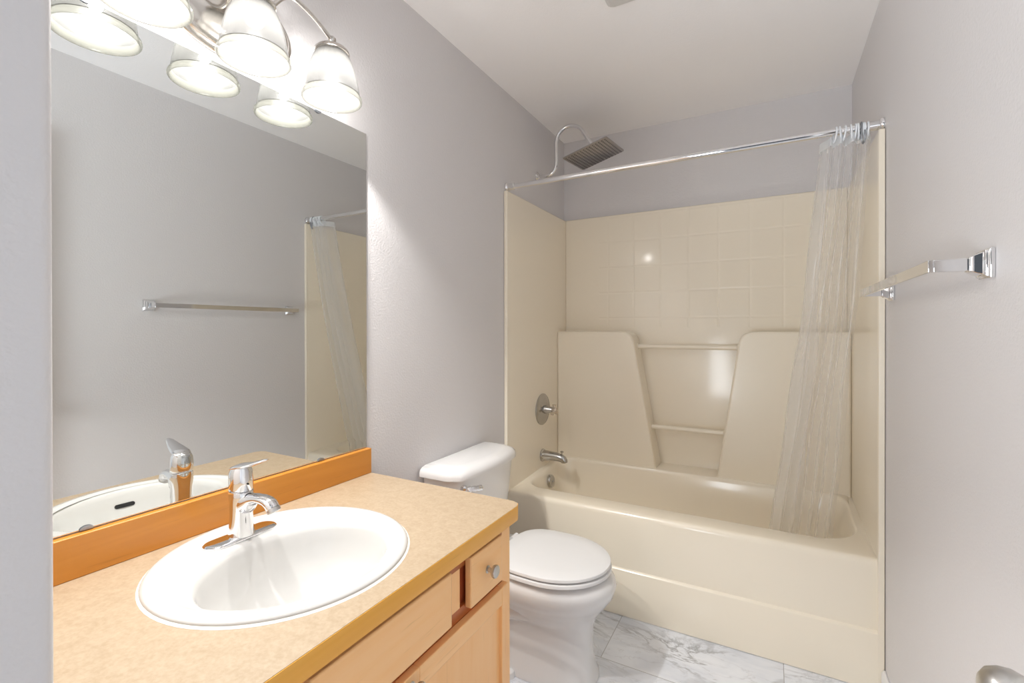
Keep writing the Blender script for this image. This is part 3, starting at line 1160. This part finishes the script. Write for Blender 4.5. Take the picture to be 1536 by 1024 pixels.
loft(b_, [plate_ring(0.172, 0.107, 0.0005), plate_ring(0.172, 0.107, 0.006), plate_ring(0.166, 0.101, 0.011), plate_ring(0.158, 0.094, 0.012), plate_ring(0.155, 0.091, 0.018),
          plate_ring(0.147, 0.084, 0.023), plate_ring(0.141, 0.078, 0.0235), plate_ring(0.136, 0.074, 0.027), plate_ring(0.11, 0.058, 0.033), plate_ring(0.06, 0.03, 0.037), plate_ring(0.01, 0.006, 0.0385)])
obj('back_plate', b_, M['nickel'], lt, angle=50)
for y in (LYs[1] - 0.088, LYs[1] + 0.088):
    b_ = bmesh.new()
    lathe(b_, (0.028, y, 2.018), (1, 0, 0), [(0, 0.009), (0.006, 0.009), (0.008, 0.006), (0.012, 0.006), (0.015, 0.010), (0.021, 0.0115), (0.027, 0.009), (0.029, 0.004), (0.0295, 0)], 20)
    obj('finial', b_, M['nickel'], lt)
for i, y in enumerate(LYs):
    b_ = bmesh.new()
    if i == 1:
        pa = [(0.030, y, 2.030), (0.050, y, 2.048), (0.080, y, 2.066), (0.103, y, 2.062), (LX, y, 2.046)]
    else:
        s = 1 if i == 2 else -1
        pa = [(0.030, LYs[1] + s * 0.030, 2.012), (0.062, LYs[1] + s * 0.034, 2.014), (0.095, LYs[1] + s * 0.045, 2.030), (LX, LYs[1] + s * 0.070, 2.066),
              (LX, LYs[1] + s * 0.100, 2.0855), (LX, LYs[1] + s * 0.150, 2.078), (LX, LYs[1] + s * 0.195, 2.058), (LX, y, 2.044)]
    tube(b_, smooth_path(pa, 7), 0.0055, 12)
    obj('arm', b_, M['nickel'], lt)
    b_ = bmesh.new()
    lathe(b_, (LX, y, 2.056), (0, 0, -1), [(0, 0.0), (0.001, 0.005), (0.006, 0.0105), (0.012, 0.0105), (0.017, 0.007), (0.021, 0.010), (0.025, 0.016), (0.030, 0.030), (0.036, 0.040),
                                           (0.042, 0.0455), (0.047, 0.0462), (0.0475, 0.0440), (0.040, 0.036), (0.034, 0.022), (0.033, 0.0)], 32)
    obj('socket_cap', b_, M['nickel'], lt)
    b_ = bmesh.new()
    outer = [(2.0100, 0.0395), (2.0040, 0.0440), (1.9900, 0.0510), (1.9700, 0.0585), (1.9450, 0.0650), (1.9200, 0.0698), (1.8980, 0.0730)]
    inner = [(z + (0.0 if k else -0.001), r - 0.0028) for k, (z, r) in enumerate(outer)]
    lathe(b_, (LX, y, 0), (0, 0, 1), outer + inner[::-1], 48, False, False)
    sh = obj('lamp_shade', b_, M['shade'], lt)
    b_ = bmesh.new()
    lip = [(1.8982, 0.0702), (1.8982, 0.0731), (1.8945, 0.0748), (1.8905, 0.0778), (1.8860, 0.0792), (1.8815, 0.0788), (1.8790, 0.0770), (1.8790, 0.0745), (1.8830, 0.0718)]
    lathe(b_, (LX, y, 0), (0, 0, 1), lip + [lip[0]], 48, False, False)
    tag(obj('shade_rim', b_, M['shade_lip'], sh), 'clear ribbed glass rim')
    b_ = bmesh.new()
    lathe(b_, (LX, y, 0), (0, 0, 1), [(2.018, 0.011), (2.010, 0.012), (2.002, 0.015), (1.992, 0.021), (1.982, 0.024), (1.973, 0.0238), (1.965, 0.019), (1.961, 0.011), (1.960, 0.0)], 24)
    obj('bulb', b_, M['bulb'], sh)
    lamp('bulb_light', 'POINT', (LX, y, 1.942), BULB_POWER, (1.0, 0.98, 0.95), size=0.012)

# ------------------------------------------------------------------ toilet
TY = -0.430
toi = tag(empty('toilet', (0.36, TY, 0)), 'white two-piece toilet with closed lid between vanity and tub', 'toilet')
NT = 56


def egg(x0, x1, hw, z, e1=2.0, e0=2.6, xm=None):
    """egg outline: rounded front at x1, squarer back at x0"""
    xm = xm if xm is not None else x0 + (x1 - x0) * 0.52
    out = []
    for k in range(NT):
        t_ = 2 * pi * k / NT
        c, s = cos(t_), sin(t_)
        ee = e1 if c >= 0 else e0
        cc = (abs(c) ** (2 / ee)) * (1 if c >= 0 else -1)
        ss = (abs(s) ** (2 / ee)) * (1 if s >= 0 else -1)
        out.append((xm + cc * ((x1 - xm) if c >= 0 else (xm - x0)), TY + hw * ss, z))
    return out


b_ = bmesh.new()
loft(b_, [egg(0.10, 0.622, 0.122, 0.001, 2.4, 3.2, 0.44), egg(0.10, 0.622, 0.122, 0.012, 2.4, 3.2, 0.44), egg(0.11, 0.612, 0.112, 0.035, 2.3, 3.0, 0.44), egg(0.12, 0.604, 0.102, 0.09, 2.2, 2.6, 0.44),
          egg(0.13, 0.602, 0.098, 0.15, 2.1, 2.4, 0.44), egg(0.13, 0.608, 0.104, 0.20, 2.0, 2.4, 0.44), egg(0.12, 0.626, 0.125, 0.24, 2.0, 2.4, 0.43), egg(0.10, 0.653, 0.155, 0.275, 2.0, 2.5, 0.43),
          egg(0.075, 0.677, 0.178, 0.31, 2.0, 2.6, 0.43), egg(0.06, 0.687, 0.187, 0.342, 2.0, 2.7, 0.43), egg(0.055, 0.681, 0.184, 0.362, 2.0, 2.8, 0.43), egg(0.06, 0.666, 0.173, 0.376, 2.0, 2.8, 0.43),
          egg(0.08, 0.650, 0.160, 0.381, 2.0, 2.8, 0.43)])
obj('bowl', b_, M['china'], toi, angle=60)
# moulded trapway bulge on the side of the pedestal
for s in (-1, 1):
    b_ = bmesh.new()
    pa = smooth_path([(0.47, TY + s * 0.060, 0.225), (0.40, TY + s * 0.072, 0.232), (0.31, TY + s * 0.076, 0.225), (0.235, TY + s * 0.070, 0.175), (0.235, TY + s * 0.066, 0.105), (0.29, TY + s * 0.064, 0.05), (0.36, TY + s * 0.060, 0.03)], 7)
    tube(b_, pa, [0.030 + 0.022 * sin(pi * i / (len(pa) - 1)) ** 0.7 for i in range(len(pa))], 22)
    obj('trapway', b_, M['china'], toi)
    b_ = bmesh.new()
    lathe(b_, (0.335, TY + s * 0.128, 0.0), (0, 0, 1), [(0.0, 0.021), (0.008, 0.021), (0.020, 0.018), (0.026, 0.010), (0.028, 0.0)], 20)
    obj('bolt_cap', b_, M['seat'], toi)


def slab(name, x0, x1, hw, z0, z1, rnd, mat, hole_=None, dome=0.0):
    b_ = bmesh.new()
    rings = [egg(x0 + rnd, x1 - rnd, hw - rnd, z0, 2.0, 3.4, 0.455), egg(x0, x1, hw, z0 + rnd * 0.6, 2.0, 3.4, 0.455), egg(x0, x1, hw, z1 - rnd, 2.0, 3.4, 0.455),
             egg(x0 + rnd * 0.35, x1 - rnd * 0.35, hw - rnd * 0.35, z1 - rnd * 0.3, 2.0, 3.4, 0.455), egg(x0 + rnd * 1.1, x1 - rnd * 1.1, hw - rnd * 1.1, z1, 2.0, 3.4, 0.455)]
    if hole_:
        hx0, hx1, hh = hole_
        rings += [egg(hx0, hx1, hh, z1 - 0.001, 2.0, 2.2, 0.455), egg(hx0, hx1, hh, z0 + 0.001, 2.0, 2.2, 0.455), rings[0]]
        loft(b_, rings, False, False)
        bmesh.ops.remove_doubles(b_, verts=b_.verts[:], dist=1e-6)
    else:
        rings += [egg(x0 + 0.06, x1 - 0.06, hw - 0.06, z1 + dome, 2.0, 3.0, 0.455)]
        loft(b_, rings)
    return obj(name, b_, mat, toi, angle=28)


slab('seat', 0.262, 0.668, 0.189, 0.3860, 0.4010, 0.004, M['seat'], (0.32, 0.59, 0.115))
slab('lid', 0.258, 0.665, 0.186, 0.4060, 0.4185, 0.003, M['seat'], None, 0.002)
for s in (-1, 1):
    b_ = bmesh.new()
    tube(b_, [(0.246, TY + s * 0.075 - 0.022, 0.402), (0.246, TY + s * 0.075 + 0.022, 0.402)], 0.012, 16)
    box(b_, (0.234, TY + s * 0.075 - 0.020, 0.381), (0.258, TY + s * 0.075 + 0.020, 0.402))
    obj('hinge', b_, M['seat'], toi)


def tank_ring(x0, xf, hw, bow, r, z):
    """plan of the tank: flat back, bowed front, rounded corners"""
    out = []
    n = 20
    for k in range(n + 1):
        q = -1 + 2 * k / n
        y = hw * q
        d = (1 - abs(q) ** 2.2) * bow
        edge = max(0.0, (abs(q) - (1 - r / hw)) / (r / hw))
        x = xf + d - r * (1 - sqrt(max(0, 1 - min(1, edge) ** 2)))
        out.append((x, TY + y, z))
    out.append((x0, TY + hw, z))
    out.append((x0, TY - hw, z))
    return out


b_ = bmesh.new()
loft(b_, [tank_ring(0.022, 0.140, 0.178, 0.022, 0.035, 0.384), tank_ring(0.020, 0.148, 0.190, 0.026, 0.035, 0.40), tank_ring(0.018, 0.152, 0.200, 0.030, 0.035, 0.50),
          tank_ring(0.018, 0.160, 0.212, 0.034, 0.035, 0.62), tank_ring(0.018, 0.164, 0.218, 0.036, 0.035, 0.696)])
obj('tank', b_, M['china'], toi, angle=45)
b_ = bmesh.new()
loft(b_, [tank_ring(0.014, 0.168, 0.226, 0.036, 0.040, 0.6965), tank_ring(0.010, 0.176, 0.234, 0.037, 0.045, 0.700), tank_ring(0.010, 0.177, 0.235, 0.037, 0.045, 0.712),
          tank_ring(0.011, 0.174, 0.232, 0.037, 0.045, 0.724), tank_ring(0.014, 0.166, 0.224, 0.036, 0.045, 0.734), tank_ring(0.020, 0.152, 0.210, 0.034, 0.045, 0.741), tank_ring(0.030, 0.130, 0.188, 0.030, 0.045, 0.7445)])
obj('tank_lid', b_, M['china'], toi, angle=60)
fl = empty('flush_handle', (0.18 - 0.36, -0.600 - TY, 0.668))
fl.parent = toi
b_ = bmesh.new()
lathe(b_, (0.170, -0.612, 0.668), (1, 0, 0), [(0, 0.013), (0.012, 0.013), (0.016, 0.010), (0.024, 0.008), (0.030, 0.008)], 20)
obj('pivot', b_, M['chrome'], fl)
b_ = bmesh.new()
tube(b_, smooth_path([(0.199, -0.628, 0.672), (0.207, -0.612, 0.671), (0.214, -0.592, 0.668), (0.217, -0.572, 0.664), (0.216, -0.560, 0.662)], 5), [0.008, 0.0095, 0.0105, 0.011, 0.0115] * 4 + [0.009], 16)
obj('lever', b_, M['chrome'], fl)

# ------------------------------------------------------------------ towel bar
BX, BZ = 1.424, 1.369
tb = tag(empty('towel_bar', (W, -0.50, BZ)), 'square chrome towel bar mounted on the right wall', 'towel bar')
obj('bar', mkbox((BX - 0.004, -0.893, BZ - 0.0115), (BX + 0.004, -0.115, BZ + 0.0115)), M['chrome'], tb, bevel=0.001)
for y in (-0.885, -0.123):
    po = empty('post', (0, y + 0.50, 0))
    po.parent = tb
    b_ = bmesh.new()

    def sq(h, x, hz=None):
        hz = hz or h
        return [(x, y - h, BZ - hz), (x, y + h, BZ - hz), (x, y + h, BZ + hz), (x, y - h, BZ + hz)]
    loft(b_, [sq(0.0265, W - 0.0004), sq(0.0265, W - 0.007), sq(0.0235, W - 0.009), sq(0.0235, W - 0.012), sq(0.020, W - 0.014), sq(0.018, W - 0.020), sq(0.0150, W - 0.026), sq(0.013, W - 0.029), sq(0.013, W - 0.031)])
    obj('flange', b_, M['chrome'], po, angle=20, bevel=0.0012)
    obj('arm', mkbox((BX + 0.004, y - 0.0078, BZ - 0.0112), (W - 0.030, y + 0.0078, BZ + 0.0112)), M['chrome'], po, bevel=0.001)

# ------------------------------------------------------------------ exhaust fan cover in the ceiling
fan = tag(empty('exhaust_fan', (0.765, -0.485, H)), 'off-white exhaust fan cover on the ceiling, its corner at the top edge', 'exhaust fan')
b_ = bmesh.new()
fx0, fx1, fy0, fy1 = 0.640, 0.890, -0.600, -0.345
loft(b_, [rrect(fx0, fx1, fy0, fy1, 0.02, H - 0.0005, 5), rrect(fx0, fx1, fy0, fy1, 0.02, H - 0.008, 5), rrect(fx0 + 0.012, fx1 - 0.012, fy0 + 0.012, fy1 - 0.012, 0.015, H - 0.018, 5)])
obj('cover', b_, M['vent'], fan)
for k in range(9):
    y = fy0 + 0.04 + k * (fy1 - fy0 - 0.10) / 8
    obj('slot', mkbox((fx0 + 0.05, y - 0.005, H - 0.0188), (fx1 - 0.05, y + 0.005, H - 0.0175)), M['dark'], fan, smooth=False)
